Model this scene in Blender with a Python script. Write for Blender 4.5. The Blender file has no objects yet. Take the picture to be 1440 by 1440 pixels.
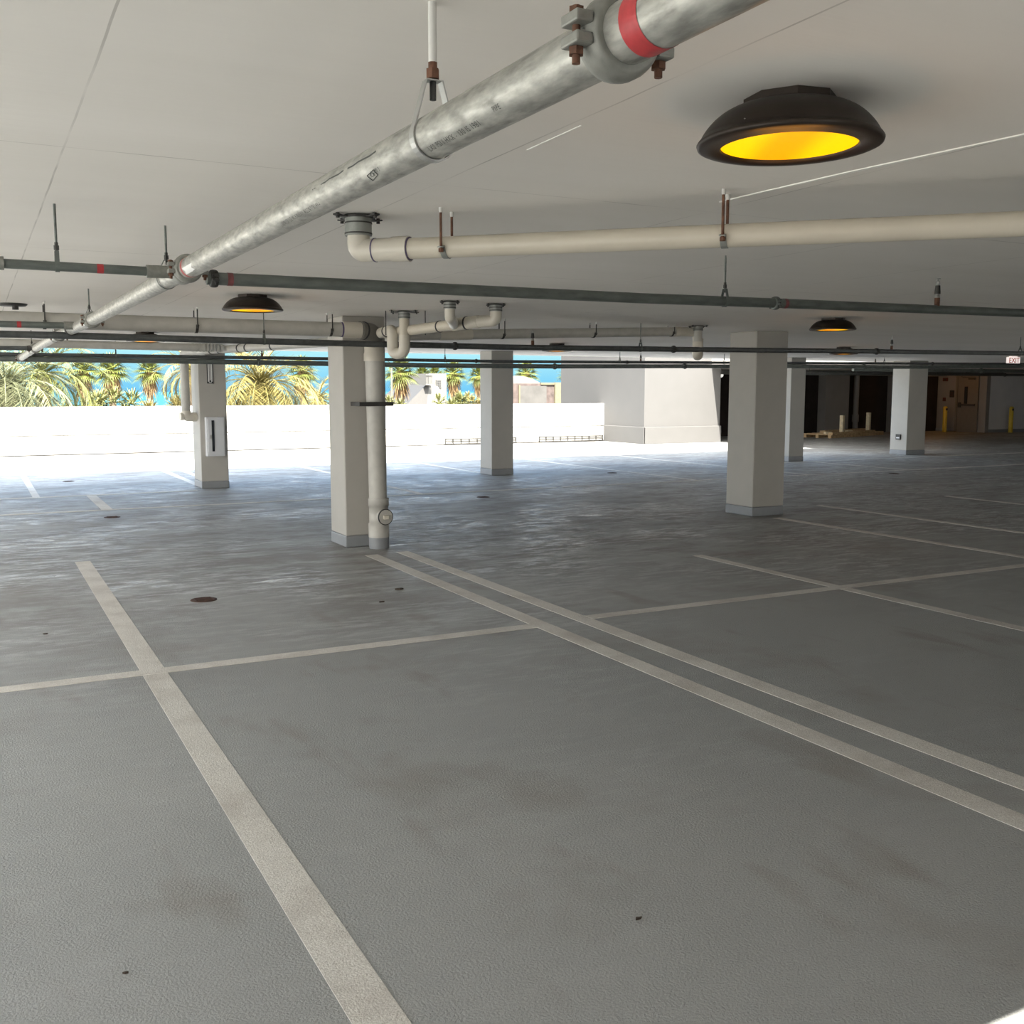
import bpy, math, random
from mathutils import Vector, Matrix

R = random.Random(7)
PI = math.pi
C = bpy.context.scene.collection
CEIL = 2.28                      # underside of the slab above

# ------------------------------------------------------------------ mesh builder
class MB:
    def __init__(s):
        s.v = []; s.f = []; s.sm = []
    def add(s, vs, fs, smooth=False):
        o = len(s.v)
        s.v += [tuple(p) for p in vs]
        for f in fs:
            s.f.append([i + o for i in f]); s.sm.append(smooth)
        return s
    def box(s, a, b, rz=0, piv=None):
        x0, y0, z0 = a; x1, y1, z1 = b
        vs = [(x0,y0,z0),(x1,y0,z0),(x1,y1,z0),(x0,y1,z0),(x0,y0,z1),(x1,y0,z1),(x1,y1,z1),(x0,y1,z1)]
        if rz:
            p = piv or ((x0+x1)/2, (y0+y1)/2)
            c, n = math.cos(rz), math.sin(rz)
            vs = [(p[0]+(x-p[0])*c-(y-p[1])*n, p[1]+(x-p[0])*n+(y-p[1])*c, z) for x, y, z in vs]
        return s.add(vs, [(3,2,1,0),(4,5,6,7),(0,1,5,4),(1,2,6,5),(2,3,7,6),(3,0,4,7)])
    def tube(s, path, r, n=20, cap=True, smooth=True):
        P = [Vector(p) for p in path]
        rs = r if isinstance(r, (list, tuple)) else [r]*len(P)
        T = []
        for i in range(len(P)):
            a = P[max(i-1, 0)]; b = P[min(i+1, len(P)-1)]
            d = (b-a)
            T.append(d.normalized() if d.length > 1e-9 else (T[-1] if T else Vector((0,0,1))))
        ref = Vector((0,0,1)) if abs(T[0].z) < .9 else Vector((0,1,0))
        u = T[0].cross(ref).normalized()
        vs = []
        for i, p in enumerate(P):
            u = (u - T[i]*u.dot(T[i])).normalized()
            w = T[i].cross(u)
            for k in range(n):
                a = 2*PI*k/n
                vs.append(p + (u*math.cos(a) + w*math.sin(a))*rs[i])
        fs = []
        for i in range(len(P)-1):
            for k in range(n):
                k2 = (k+1) % n
                fs.append((i*n+k, i*n+k2, (i+1)*n+k2, (i+1)*n+k))
        s.add(vs, fs, smooth)
        if cap:
            m = len(P)-1
            s.add(vs[:n], [tuple(reversed(range(n)))])
            s.add(vs[m*n:], [tuple(range(n))])
        return s
    def lathe(s, prof, c, axis='Z', n=40, smooth=True, seg=None):
        # prof: list of (radius, height along the axis)
        vs = []
        for r, h in prof:
            for k in range(n):
                a = 2*PI*k/n
                p = (r*math.cos(a), r*math.sin(a), h)
                if axis == 'Y': p = (p[0], p[2], p[1])
                if axis == 'X': p = (p[2], p[0], p[1])
                vs.append((c[0]+p[0], c[1]+p[1], c[2]+p[2]))
        fs = []
        for i in range(len(prof)-1):
            for k in range(n):
                k2 = (k+1) % n
                fs.append((i*n+k, i*n+k2, (i+1)*n+k2, (i+1)*n+k))
        return s.add(vs, fs, smooth)
    def prism(s, poly, z0, z1):
        n = len(poly)
        vs = [(x,y,z0) for x,y in poly] + [(x,y,z1) for x,y in poly]
        fs = [tuple(reversed(range(n))), tuple(range(n,2*n))]
        fs += [(i,(i+1)%n,n+(i+1)%n,n+i) for i in range(n)]
        return s.add(vs, fs)
    def strip(s, path, wdir, w, t):
        # a flat bar bent along a path, width w in wdir, thickness t
        W = Vector(wdir).normalized()*w/2
        P = [Vector(p) for p in path]; vs = []
        for i, p in enumerate(P):
            d = (P[min(i+1,len(P)-1)]-P[max(i-1,0)]).normalized()
            nn = d.cross(W).normalized()*t/2
            vs += [p-W-nn, p+W-nn, p+W+nn, p-W+nn]
        fs = []
        for i in range(len(P)-1):
            for k in range(4):
                k2 = (k+1) % 4
                fs.append((i*4+k, i*4+k2, (i+1)*4+k2, (i+1)*4+k))
        m = (len(P)-1)*4
        fs += [(3,2,1,0), (m,m+1,m+2,m+3)]
        return s.add(vs, fs)
    def build(s, name, mat, parent=None, loc=None, bevel=0, mods=None):
        base = Vector(loc) if loc is not None else (wloc(parent) if parent else Vector((0,0,0)))
        me = bpy.data.meshes.new(name)
        me.from_pydata([tuple(Vector(p)-base) for p in s.v], [], s.f)
        me.polygons.foreach_set('use_smooth', s.sm)
        me.materials.append(M[mat]); me.update()
        o = bpy.data.objects.new(name, me); C.objects.link(o)
        if parent:
            o.parent = parent; o.location = base - wloc(parent)
        else:
            o.location = base
        if bevel:
            b = o.modifiers.new('bevel', 'BEVEL'); b.width = bevel; b.segments = 2; b.limit_method = 'ANGLE'
        return o

def wloc(o):
    p = Vector((0,0,0))
    while o is not None:
        p += o.location; o = o.parent
    return p

def tag(o, label, cat, group=None):
    o['label'] = label; o['category'] = cat
    if group: o['group'] = group
    return o
def thing(name, label, cat, loc, group=None):
    o = bpy.data.objects.new(name, None); C.objects.link(o)
    o.location = loc; o.empty_display_size = .1
    return tag(o, label, cat, group)
def struct(o):
    o['kind'] = 'structure'; return o
def dup(root, loc, label):
    def cp(o, par):
        c = o.copy(); C.objects.link(c)
        if par: c.parent = par
        for ch in o.children: cp(ch, c)
        return c
    r = cp(root, None); r.location = loc; r['label'] = label
    return r
def fillet(pts, rad, n=8):
    P = [Vector(p) for p in pts]; out = [P[0]]
    for i in range(1, len(P)-1):
        a = (P[i-1]-P[i]); b = (P[i+1]-P[i])
        la, lb = a.length, b.length; a.normalize(); b.normalize()
        ang = a.angle(b)
        d = min(rad/math.tan(ang/2), la*.49, lb*.49) if ang < PI-.01 else 0
        if d == 0: out.append(P[i]); continue
        p0 = P[i]+a*d; p1 = P[i]+b*d
        for k in range(n+1):
            t = k/n
            out.append(p0*(1-t)**2 + P[i]*2*t*(1-t) + p1*t*t)
    out.append(P[-1])
    return out

# ------------------------------------------------------------------ materials
M = {}
class NT:
    def __init__(s, name):
        m = bpy.data.materials.new(name); m.use_nodes = True
        s.m = m; s.t = m.node_tree; s.b = s.t.nodes['Principled BSDF']
    def n(s, typ, **kw):
        o = s.t.nodes.new(typ)
        for k, v in kw.items():
            if k.startswith('i_'): o.inputs[k[2:].replace('_',' ')].default_value = v
            else: setattr(o, k, v)
        return o
    def l(s, a, b): s.t.links.new(a, b)
    def coord(s, scale=(1,1,1), which='Object'):
        c = s.n('ShaderNodeTexCoord'); mp = s.n('ShaderNodeMapping')
        mp.inputs['Scale'].default_value = scale
        s.l(c.outputs[which], mp.inputs['Vector']); return mp.outputs['Vector']
    def noise(s, vec, scale, detail=3, rough=.55, dist=0):
        o = s.n('ShaderNodeTexNoise'); o.inputs['Scale'].default_value = scale
        o.inputs['Detail'].default_value = detail; o.inputs['Roughness'].default_value = rough
        o.inputs['Distortion'].default_value = dist
        s.l(vec, o.inputs['Vector']); return o.outputs['Fac']
    def ramp(s, fac, stops):
        o = s.n('ShaderNodeValToRGB'); e = o.color_ramp.elements
        while len(e) < len(stops): e.new(.5)
        for i, (p, c) in enumerate(stops):
            e[i].position = p; e[i].color = (*c, 1) if len(c) == 3 else c
        s.l(fac, o.inputs['Fac']); return o.outputs['Color']
    def math(s, op, a, b=None, c=None):
        o = s.n('ShaderNodeMath', operation=op)
        for i, x in enumerate((a, b, c)):
            if x is None: continue
            if isinstance(x, (int, float)): o.inputs[i].default_value = x
            else: s.l(x, o.inputs[i])
        return o.outputs[0]
    def mix(s, fac, a, b):
        o = s.n('ShaderNodeMix', data_type='RGBA')
        for i, x in ((0, fac), (6, a), (7, b)):
            if isinstance(x, (int, float)): o.inputs[i].default_value = x
            elif isinstance(x, tuple): o.inputs[i].default_value = (*x, 1)
            else: s.l(x, o.inputs[i])
        return o.outputs[2]
    def bump(s, h, strength, dist=.01):
        o = s.n('ShaderNodeBump'); o.inputs['Strength'].default_value = strength
        o.inputs['Distance'].default_value = dist
        s.l(h, o.inputs['Height']); s.l(o.outputs['Normal'], s.b.inputs['Normal'])

def simple(name, col, rough=.5, metal=0, var=.12, scale=8, spec=.5, bump=0, bscale=60, stretch=(1,1,1)):
    k = NT(name)
    v = k.coord(stretch)
    f = k.noise(v, scale, 4)
    lo = tuple(c*(1-var) for c in col); hi = tuple(min(1, c*(1+var)) for c in col)
    k.l(k.ramp(f, [(.3, lo), (.7, hi)]), k.b.inputs['Base Color'])
    k.b.inputs['Roughness'].default_value = rough
    k.b.inputs['Metallic'].default_value = metal
    k.b.inputs['Specular IOR Level'].default_value = spec
    if bump: k.bump(k.noise(v, bscale, 3), bump, .003)
    M[name] = k.m
    return k

def emit(name, col, strength):
    k = NT(name)
    k.b.inputs['Base Color'].default_value = (*[c*.5 for c in col], 1)
    k.b.inputs['Emission Color'].default_value = (*col, 1)
    k.b.inputs['Emission Strength'].default_value = strength
    M[name] = k.m
    return k

def make_materials():
    # --- deck coating: grey, rolled, with fine grit, tracked-in wear and brown stains
    k = NT('deck_coating')
    v = k.coord()
    big = k.noise(v, .35, 3)
    c = k.ramp(big, [(.3, (.258,.268,.266)), (.7, (.325,.332,.324))])
    sep = k.n('ShaderNodeSeparateXYZ'); k.l(k.coord(), sep.inputs[0])
    # the driving aisle past the first bay is worn and filmed over by tyres and mops
    edge = k.math('ADD', sep.outputs['Y'], k.math('MULTIPLY', k.math('SUBTRACT', k.noise(v, .5, 3), .5), 5))
    aisle = k.n('ShaderNodeMapRange'); aisle.inputs['From Min'].default_value = 4.8; aisle.inputs['From Max'].default_value = 8.5
    k.l(edge, aisle.inputs['Value']); aisle = aisle.outputs[0]
    patch = k.ramp(k.noise(k.coord((.8, 1.1, 1)), .62, 5, .62), [(.40, (0,0,0)), (.60, (1,1,1))])
    w1 = k.ramp(k.noise(k.coord((.6, 1.3, 1)), 1.6, 10, .76), [(.44, (0,0,0)), (.57, (1,1,1))])
    c = k.mix(k.math('MULTIPLY', k.math('MULTIPLY', w1, aisle), .8), c, (.16,.144,.134))
    w2 = k.ramp(k.noise(k.coord((.5, 1.7, 1)), 6.0, 9, .78), [(.49, (0,0,0)), (.60, (1,1,1))])
    w2 = k.math('MULTIPLY', w2, patch)
    c = k.mix(k.math('MULTIPLY', k.math('MULTIPLY', w2, k.math('ADD', k.math('MULTIPLY', aisle, .75), .25)), .72), c, (.50,.51,.53))
    st = k.noise(k.coord(), .9, 4, .6, .4)
    c = k.mix(k.math('MULTIPLY', k.ramp(st, [(.56, (0,0,0)), (.74, (1,1,1))]), .55), c, (.165,.135,.11))
    st2 = k.noise(k.coord((1.6,.6,1)), 1.7, 3, .55, .2)
    c = k.mix(k.math('MULTIPLY', k.ramp(st2, [(.60, (0,0,0)), (.72, (1,1,1))]), .45), c, (.17,.14,.115))
    grit = k.ramp(k.noise(v, 170, 4, .7), [(.38, (0,0,0)), (.62, (1,1,1))])
    c = k.mix(k.math('MULTIPLY', grit, .22), c, (.40,.395,.38))
    k.l(c, k.b.inputs['Base Color'])
    film = k.ramp(k.noise(k.coord((.5, 1.7, 1)), 6.0, 9, .78), [(.47, (0,0,0)), (.58, (1,1,1))])
    gl = k.math('MULTIPLY', k.math('MULTIPLY', film, k.math('ADD', k.math('MULTIPLY', patch, .8), .2)), aisle)
    k.l(k.math('SUBTRACT', .60, k.math('MULTIPLY', gl, .36)), k.b.inputs['Roughness'])
    k.bump(k.noise(v, 120, 4, .6), .9, .006)
    M['deck_coating'] = k.m
    # --- ceiling: white painted concrete with board joints
    k = NT('painted_soffit')
    v = k.coord()
    c = k.ramp(k.noise(k.coord((.25, 1.2, 1)), 1.2, 4), [(.3, (.79,.76,.71)), (.7, (.85,.82,.775))])
    sep = k.n('ShaderNodeSeparateXYZ'); k.l(v, sep.inputs[0])
    wob = k.math('MULTIPLY', k.math('SUBTRACT', k.noise(v, 3, 2), .5), .008)
    def joint(ax, at, period, wdt):
        d = k.math('SUBTRACT', k.math('ADD', sep.outputs[ax], wob), at)
        d = k.math('PINGPONG', d, period/2)
        return k.math('LESS_THAN', d, wdt)
    j1 = joint('X', .285, 1.215, .003); j2 = joint('Y', 3.455, 2.44, .0035)
    brk = k.ramp(k.noise(v, 2.2, 2), [(.36, (.10,.10,.10)), (.6, (.75,.75,.75))])
    jj = k.math('MULTIPLY', k.math('MAXIMUM', j1, j2), brk)
    c = k.mix(k.math('MULTIPLY', jj, .7), c, (.30,.28,.25))
    k.l(c, k.b.inputs['Base Color'])
    k.b.inputs['Roughness'].default_value = .75
    k.bump(k.noise(k.coord((.15, 6, 1)), 3, 4), .25, .01)
    M['painted_soffit'] = k.m

    k = NT('line_paint')
    v = k.coord()
    c = k.ramp(k.noise(v, 190, 4, .7), [(.34, (.47,.44,.40)), (.60, (.70,.68,.635))])
    wear = k.ramp(k.noise(k.coord(), 2.3, 5, .65), [(.45, (0,0,0)), (.66, (1,1,1))])
    c = k.mix(k.math('MULTIPLY', wear, .55), c, (.38,.345,.31))
    k.l(c, k.b.inputs['Base Color']); k.b.inputs['Roughness'].default_value = .7
    k.bump(k.noise(v, 160, 4, .6), .8, .005)
    M['line_paint'] = k.m
    simple('column_paint', (.415,.396,.36), .65, var=.03, scale=4, bump=.15, bscale=120)
    simple('column_band', (.24,.25,.262), .5, var=.06)
    simple('white_stucco', (.48,.475,.46), .8, var=.03, scale=3, bump=.2, bscale=80)
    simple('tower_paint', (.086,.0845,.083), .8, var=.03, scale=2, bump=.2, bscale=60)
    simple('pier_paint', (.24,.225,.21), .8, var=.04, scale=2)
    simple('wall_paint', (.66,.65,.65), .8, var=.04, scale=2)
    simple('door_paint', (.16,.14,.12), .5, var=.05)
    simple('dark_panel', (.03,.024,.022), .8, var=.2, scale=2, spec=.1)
    simple('beam_paint', (.16,.16,.15), .8, var=.06)
    k = simple('galvanized', (.40,.395,.36), .5, .72, var=.30, scale=60, stretch=(1,.3,1))
    # spangle blotches and drips in the zinc
    k2 = k.noise(k.coord((1,.2,1)), 90, 3, .7)
    rr = k.n('ShaderNodeMapRange'); rr.inputs['From Min'].default_value = .3; rr.inputs['From Max'].default_value = .7; rr.inputs['To Min'].default_value = .36; rr.inputs['To Max'].default_value = .72
    k.l(k2, rr.inputs['Value']); k.l(rr.outputs[0], k.b.inputs['Roughness'])
    simple('coupling_iron', (.25,.25,.225), .55, .35, var=.15, scale=40, bump=.2, bscale=150)
    simple('branch_steel', (.135,.15,.138), .5, .35, var=.25, scale=30, stretch=(.3,1,1))
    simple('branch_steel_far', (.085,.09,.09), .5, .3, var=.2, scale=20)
    simple('dark_iron', (.05,.048,.045), .55, .3, var=.2, scale=20)
    simple('rust', (.13,.06,.035), .8, .1, var=.35, scale=60)
    simple('zinc_strap', (.42,.42,.40), .4, .6, var=.1)
    simple('rod_paint', (.62,.61,.58), .6, var=.06)
    simple('sealant', (.88,.87,.83), .5, var=.02)
    simple('plastic_pipe', (.55,.505,.415), .38, var=.05, scale=6)
    simple('plastic_fitting', (.60,.56,.48), .35, var=.04)
    simple('painted_pipe', (.47,.455,.415), .5, var=.09, scale=9)
    simple('pipe_cement', (.10,.075,.16), .4, var=.2)
    simple('no_hub_band', (.27,.28,.26), .4, .4, var=.12, scale=30)
    simple('sweep_sleeve', (.20,.19,.17), .6, var=.1)
    simple('rubber', (.03,.03,.032), .6, var=.2)
    simple('red_tape', (.42,.035,.04), .45, var=.16, scale=50)
    simple('faded_tape', (.20,.06,.06), .6, var=.3, scale=40)
    simple('stencil_ink', (.06,.065,.06), .7, var=.2)
    simple('lamp_metal', (.028,.019,.013), .42, .4, var=.15)
    simple('screw_zinc', (.5,.48,.45), .3, .8)
    k = NT('amber_lens')       # two lamps glow behind one amber diffuser
    v = k.coord(which='Object')
    sep = k.n('ShaderNodeSeparateXYZ'); k.l(v, sep.inputs[0])
    ax = k.math('ABSOLUTE', k.math('ADD', k.math('MULTIPLY', sep.outputs['X'], .88), k.math('MULTIPLY', sep.outputs['Y'], -.47)))
    hot = k.n('ShaderNodeMapRange'); hot.interpolation_type = 'SMOOTHSTEP'
    hot.inputs['From Min'].default_value = .02; hot.inputs['From Max'].default_value = .11
    k.l(ax, hot.inputs['Value'])
    col = k.mix(hot.outputs[0], (.93,.33,.001), (1.0,.545,.0005))
    k.l(col, k.b.inputs['Emission Color']); k.b.inputs['Emission Strength'].default_value = 1.35
    k.b.inputs['Base Color'].default_value = (.2,.06,.0,1); k.b.inputs['Specular IOR Level'].default_value = .15
    M['amber_lens'] = k.m
    simple('hazard_yellow', (.62,.42,.03), .5, var=.08)
    simple('lumber', (.52,.37,.21), .8, var=.25, scale=14)
    simple('lumber_pale', (.70,.60,.42), .8, var=.15, scale=14)
    simple('sign_black', (.02,.02,.022), .5)
    simple('sign_white', (.72,.72,.70), .5, var=.02)
    simple('cabinet_white', (.62,.63,.65), .4, var=.02)
    k = simple('smoked_glass', (.03,.033,.04), .12)
    simple('exit_red', (.50,.02,.025), .5, var=.05)
    simple('alarm_red', (.10,.018,.016), .5, var=.05)
    emit('exit_face', (1.0,.86,.80), .75)
    emit('pilot_white', (1,.97,.9), .8)
    simple('drain_rust', (.075,.04,.03), .8, .2, var=.4, scale=50)
    simple('leaf_dry', (.05,.035,.025), .9)
    # --- outside
    simple('frond_green', (.125,.135,.035), .55, var=.35, scale=2)
    simple('frond_gold', (.20,.17,.05), .6, var=.35, scale=2)
    simple('frond_grey', (.155,.165,.085), .6, var=.35, scale=2)
    simple('fan_green', (.115,.135,.025), .6, var=.35, scale=2)
    simple('skirt_brown', (.18,.115,.05), .85, var=.35, scale=3)
    simple('trunk_bark', (.18,.14,.10), .9, var=.3, scale=6, bump=.5, bscale=20)
    simple('shrub_leaf', (.145,.15,.05), .6, var=.35, scale=2)
    simple('flower_orange', (.26,.10,.02), .6, var=.3)
    simple('sand', (.13,.11,.08), .9, var=.1, scale=.5)
    simple('sea_water', (.018,.075,.10), .9, var=.08, scale=.01, spec=.05)
    simple('roof_metal', (.046,.044,.042), .6, var=.06)
    simple('house_white', (.12,.118,.112), .8, var=.03)
    simple('house_glass', (.05,.055,.06), .2)
    simple('rubble_stone', (.068,.052,.048), .9, var=.55, scale=2.2)
    simple('pale_stone', (.125,.108,.07), .9, var=.12)
    simple('grey_board', (.068,.066,.063), .8, var=.2, scale=1.5)
    simple('pole_paint', (.15,.14,.09), .6)
make_materials()

# ------------------------------------------------------------------ the setting
DX, DY, DZ = .135, .54, -.83       # way the sunlight travels
EDGE_Y = 18.75                     # open far edge of the roof
EDGE_X = 19.86                     # where the roof runs on to the back wall

fl = struct(MB().prism([(-45,-30),(46,-30),(46,28.75),(17.9,28.75),(17.9,27.25),(-45,27.25)], -.3, 0).build('floor', 'deck_coating'))
def line(x0, y0, x1, y1):
    MB().box((x0,y0,-.001), (x1,y1,.0022 if y1-y0 > x1-x0 else .0034)).build('parking_line', 'line_paint', fl)
# stall lines that run away from the camera
line(.745,-3,.875,10.03)
line(3.22,-3,3.345,9.17); line(3.555,-3,3.68,9.22)
line(5.97,-3,6.08,7.72)
line(8.63,-3,8.74,9.60)
line(10.12,3,10.22,10.40)
line(12.70,3,12.80,10.45)
# the long lines that run along the bays
line(-4,5.795,3.22,5.905); line(3.68,5.85,30,5.955)
line(-4,14.27,8.3,14.36); line(8.4,14.27,20.3,14.36)
line(-4,16.42,3.05,16.52); line(15.0,17.0,24,17.08)
line(.70,16.5,.80,21.0); line(1.42,14.36,1.56,16.42)
line(3.18,17.5,3.30,21.4); line(3.52,17.5,3.64,21.4)
line(5.9,14.4,6.0,21.2); line(8.46,17.6,8.56,21.4)
line(11.1,14.4,11.2,21.0); line(13.7,14.4,13.8,21.0); line(16.3,14.4,16.4,16.9)

def lprism(z0, z1):
    return MB().prism([(-3.3,-.95),(1.3,-.95),(1.3,.06),(46,.06),(46,28.6),(EDGE_X,28.6),(EDGE_X,EDGE_Y),(-3.3,EDGE_Y)], z0, z1)  # outer edge and rear extension lie out of view, set to shape the light
ce = struct(lprism(CEIL, CEIL+.30).build('ceiling', 'painted_soffit'))
MB().prism([(2.606,3.25),(2.612,3.0),(2.636,2.6),(2.70,1.98),(2.712,1.98),(2.656,2.6),(2.626,3.0)], CEIL-.004, CEIL+.002).build('sealant_bead', 'sealant', ce)
MB().prism([(1.535,2.84),(1.53,2.52),(1.534,2.52),(1.540,2.84)], CEIL-.002, CEIL+.002).build('sealant_bead', 'sealant', ce)
struct(MB().box((-3.3,EDGE_Y-.22,CEIL+.30),(EDGE_X,EDGE_Y,3.46)).build('wall_roof_unseen', 'white_stucco'))  # unseen upstand added to carry the roof's shadow out over the strip

# parapet with a thicker foot
p = MB()
p.box((-45,27.13,.488),(17.86,27.33,1.17)); p.box((-45,27.08,.02),(17.82,27.33,.462)); p.box((-45,27.20,.0),(17.80,27.32,.5))
pw = struct(p.build('wall_parapet', 'white_stucco', bevel=.03))
def vent(x0, x1, label):
    t = thing('drain_grille', label, 'grille', (x0,27.08,.03), 'grilles at the foot of the parapet')
    f = MB()
    f.box((x0,27.05,.03),(x1,27.085,.05)); f.box((x0,27.05,.17),(x1,27.085,.19))
    f.box((x0,27.05,.03),(x0+.03,27.085,.19)); f.box((x1-.03,27.05,.03),(x1,27.085,.19))
    f.build('frame', 'dark_iron', t)
    b = MB(); n = int((x1-x0)/.25)
    for i in range(1, n):
        x = x0+(x1-x0)*i/n; b.box((x-.012,27.055,.05),(x+.012,27.083,.17))
    b.box((x0+.03,27.055,.10),(x1-.03,27.083,.12))
    b.build('bars', 'dark_iron', t)
vent(11.97,14.3,'low metal grille at the parapet foot behind the column beside the white house view')
vent(15.06,17.35,'low metal grille at the parapet foot next to the grey stair tower')

# grey stair tower at the end of the parapet, and walls of the covered end
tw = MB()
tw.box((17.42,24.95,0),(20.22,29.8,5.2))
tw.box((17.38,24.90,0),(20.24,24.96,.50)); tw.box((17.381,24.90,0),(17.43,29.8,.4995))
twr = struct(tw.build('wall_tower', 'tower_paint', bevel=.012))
struct(MB().box((20.22,25.4,0),(20.5,28.6,CEIL)).build('wall_tower_side', 'wall_paint'))
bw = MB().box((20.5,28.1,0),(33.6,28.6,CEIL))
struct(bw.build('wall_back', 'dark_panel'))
struct(MB().box((20.5,27.7,2.12),(33.5,28.1,CEIL)).build('trim_1', 'beam_paint'))
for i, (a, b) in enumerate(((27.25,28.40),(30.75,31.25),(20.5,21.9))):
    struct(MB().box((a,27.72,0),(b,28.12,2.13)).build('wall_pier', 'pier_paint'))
struct(MB().box((33.5,25.9,0),(33.7,28.6,CEIL)).build('wall_door', 'pier_paint'))
struct(MB().box((33.7,25.9,0),(46,26.1,CEIL)).build('wall_right', 'wall_paint'))
struct(MB().box((33.70,25.88,0),(46,25.90,.12)).build('baseboard_right', 'column_band'))
struct(MB().box((33.48,27.25,0),(33.50,28.1,.12)).build('baseboard_door', 'column_band'))
struct(MB().box((46,-5,0),(46.3,28.6,CEIL+.3)).build('wall_end', 'wall_paint'))
nw = MB()  # unseen wall behind the camera, added with gaps that steer the light
nw.box((2.27,-.3,0),(13,.06,CEIL+.3)); nw.box((13,-.3,0),(23,-.1,.95)); nw.box((23,-.3,0),(46,.06,CEIL+.3)); nw.box((-3.3,-.95,0),(1.3,-.7,CEIL+.3)); nw.box((1.05,-.7,0),(1.3,-.2,CEIL+.3)); nw.box((1.3,-.3,0),(1.6,.06,CEIL+.3))  # wide gap over the low sill added to brighten the covered end
nw.box((1.6,-.3,0),(2.27,-.12,1.75))  # high sill added to keep the sun patch small
struct(nw.build('wall_unseen_baffle', 'wall_paint'))
dr = struct(MB().box((33.47,26.30,.01),(33.52,27.14,2.10)).build('door_1', 'door_paint', bevel=.004))
f = MB(); f.box((33.44,26.22,0),(33.53,26.30,2.17)); f.box((33.44,27.14,0),(33.53,27.22,2.17)); f.box((33.44,26.22,2.10),(33.53,27.22,2.17))
f.build('door_frame', 'door_paint', dr)
MB().box((33.455,26.70,1.07),(33.475,26.84,1.72)).build('pane', 'smoked_glass', dr)
h = MB(); h.box((33.40,26.34,1.00),(33.44,27.06,1.06)); h.box((33.42,26.98,.93),(33.475,27.08,1.12)); h.box((33.43,26.36,1.0),(33.475,26.44,1.06))
h.build('push_bar', 'dark_iron', dr)
h = MB(); h.box((33.41,26.38,1.98),(33.475,26.66,2.05)); h.tube([(33.44,26.6,2.05),(33.36,26.85,2.07),(33.45,27.0,2.10)], .012, 8)
h.build('door_closer', 'dark_iron', dr)

# ------------------------------------------------------------------ columns
def column(x0, x1, y0, y1, label):
    t = thing('column', label, 'column', ((x0+x1)/2,(y0+y1)/2,0), 'square concrete columns of the deck')
    MB().box((x0,y0,.115),(x1,y1,CEIL)).build('shaft', 'column_paint', t, bevel=.012)
    MB().box((x0-.004,y0-.004,0),(x1+.004,y1+.004,.115)).build('painted_base', 'column_band', t, bevel=.012)
    return t
column(3.22,3.66,9.72,10.2,'square column with the thick plastic downpipe standing against it')
column(8.5,9.0,9.82,10.33,'bare square column standing out in front of the dark loading bays, with nothing on it')
column(3.17,3.60,16.75,17.35,'square column carrying a white extinguisher cabinet')
column(8.43,8.88,16.93,17.42,'bare square column standing before the bright parapet near the ruin')
column(15.88,16.30,17.2,17.5,'shaded square column just behind the big bare column, beside the loading bays')
column(20.08,20.72,17.69,18.2,'square column with a small dark outlet box low on its sunlit face')

t = thing('outlet_box', 'small dark outlet box on the sunlit face of a column', 'outlet', (20.07,17.93,.42))
MB().box((20.045,17.86,.37),(20.08,18.0,.50)).build('box', 'dark_iron', t)
MB().box((20.04,17.88,.40),(20.05,17.98,.43)).build('cover', 'cabinet_white', t)

t = thing('extinguisher_cabinet', 'white extinguisher cabinet with a tall dark slot window on a column', 'cabinet', (3.385,16.75,.52))
MB().box((3.245,16.63,.52),(3.53,16.755,1.14)).build('body', 'cabinet_white', t, bevel=.008)
d = MB().box((3.265,16.615,.545),(3.515,16.635,1.115)).build('door', 'cabinet_white', t, bevel=.004)
MB().box((3.325,16.605,.60),(3.362,16.618,1.09)).build('pane', 'smoked_glass', d)
MB().box((3.30,16.595,.80),(3.31,16.62,.86)).build('handle', 'zinc_strap', d)
t = thing('arrow_sign', 'narrow black framed arrow sign high on the cabinet column', 'sign', (3.35,16.75,1.68))
MB().box((3.305,16.735,1.67),(3.40,16.752,2.05)).build('plate', 'sign_black', t)
b = MB(); b.box((3.318,16.728,1.70),(3.338,16.738,2.03)); b.box((3.367,16.728,1.70),(3.387,16.738,2.03)); b.tube([(3.328,16.733,1.70),(3.34,16.733,1.685),(3.365,16.733,1.685),(3.377,16.733,1.70)], .006, 6)
b.build('border', 'sign_white', t)
MB().box((3.346,16.728,1.72),(3.359,16.738,2.03)).build('arrow', 'sign_white', t)

# ------------------------------------------------------------------ amber ceiling lamps
def make_lamp():
    t = thing('ceiling_lamp', '', 'lamp', (0,0,CEIL), 'amber dome lamps on the ceiling')
    L = (0,0,0); t.location = L
    pl = MB().prism([(.115*math.cos(a),.115*math.sin(a)) for a in [PI/4*i+.2 for i in range(8)]], -.02, 0)
    pl.build('mounting_plate', 'lamp_metal', t)
    prof = []
    for i in range(15):
        a = i/14*math.radians(62)
        prof.append((.100+.124*math.sin(a)/.883, -.020-.083*(1-math.cos(a))/.5305))
    prof = [(.0,-.020)] + prof + [(.226,-.103),(.230,-.109),(.228,-.116),(.221,-.119),(.172,-.122),(.170,-.114),(.168,-.10)]
    MB().lathe(prof, L, n=64).build('shade', 'lamp_metal', t)
    MB().lathe([(.169,-.113),(.12,-.109),(.06,-.107),(.001,-.106)], L, n=64).build('lens', 'amber_lens', t)
    for i in range(6):
        a = PI/3*i+.35
        MB().lathe([(.0001,-.0880),(.0026,-.0895),(.0001,-.0910)], (.2185*math.cos(a),.214*math.sin(a),.0), n=8).build('screw', 'screw_zinc', t)
    return t
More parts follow.
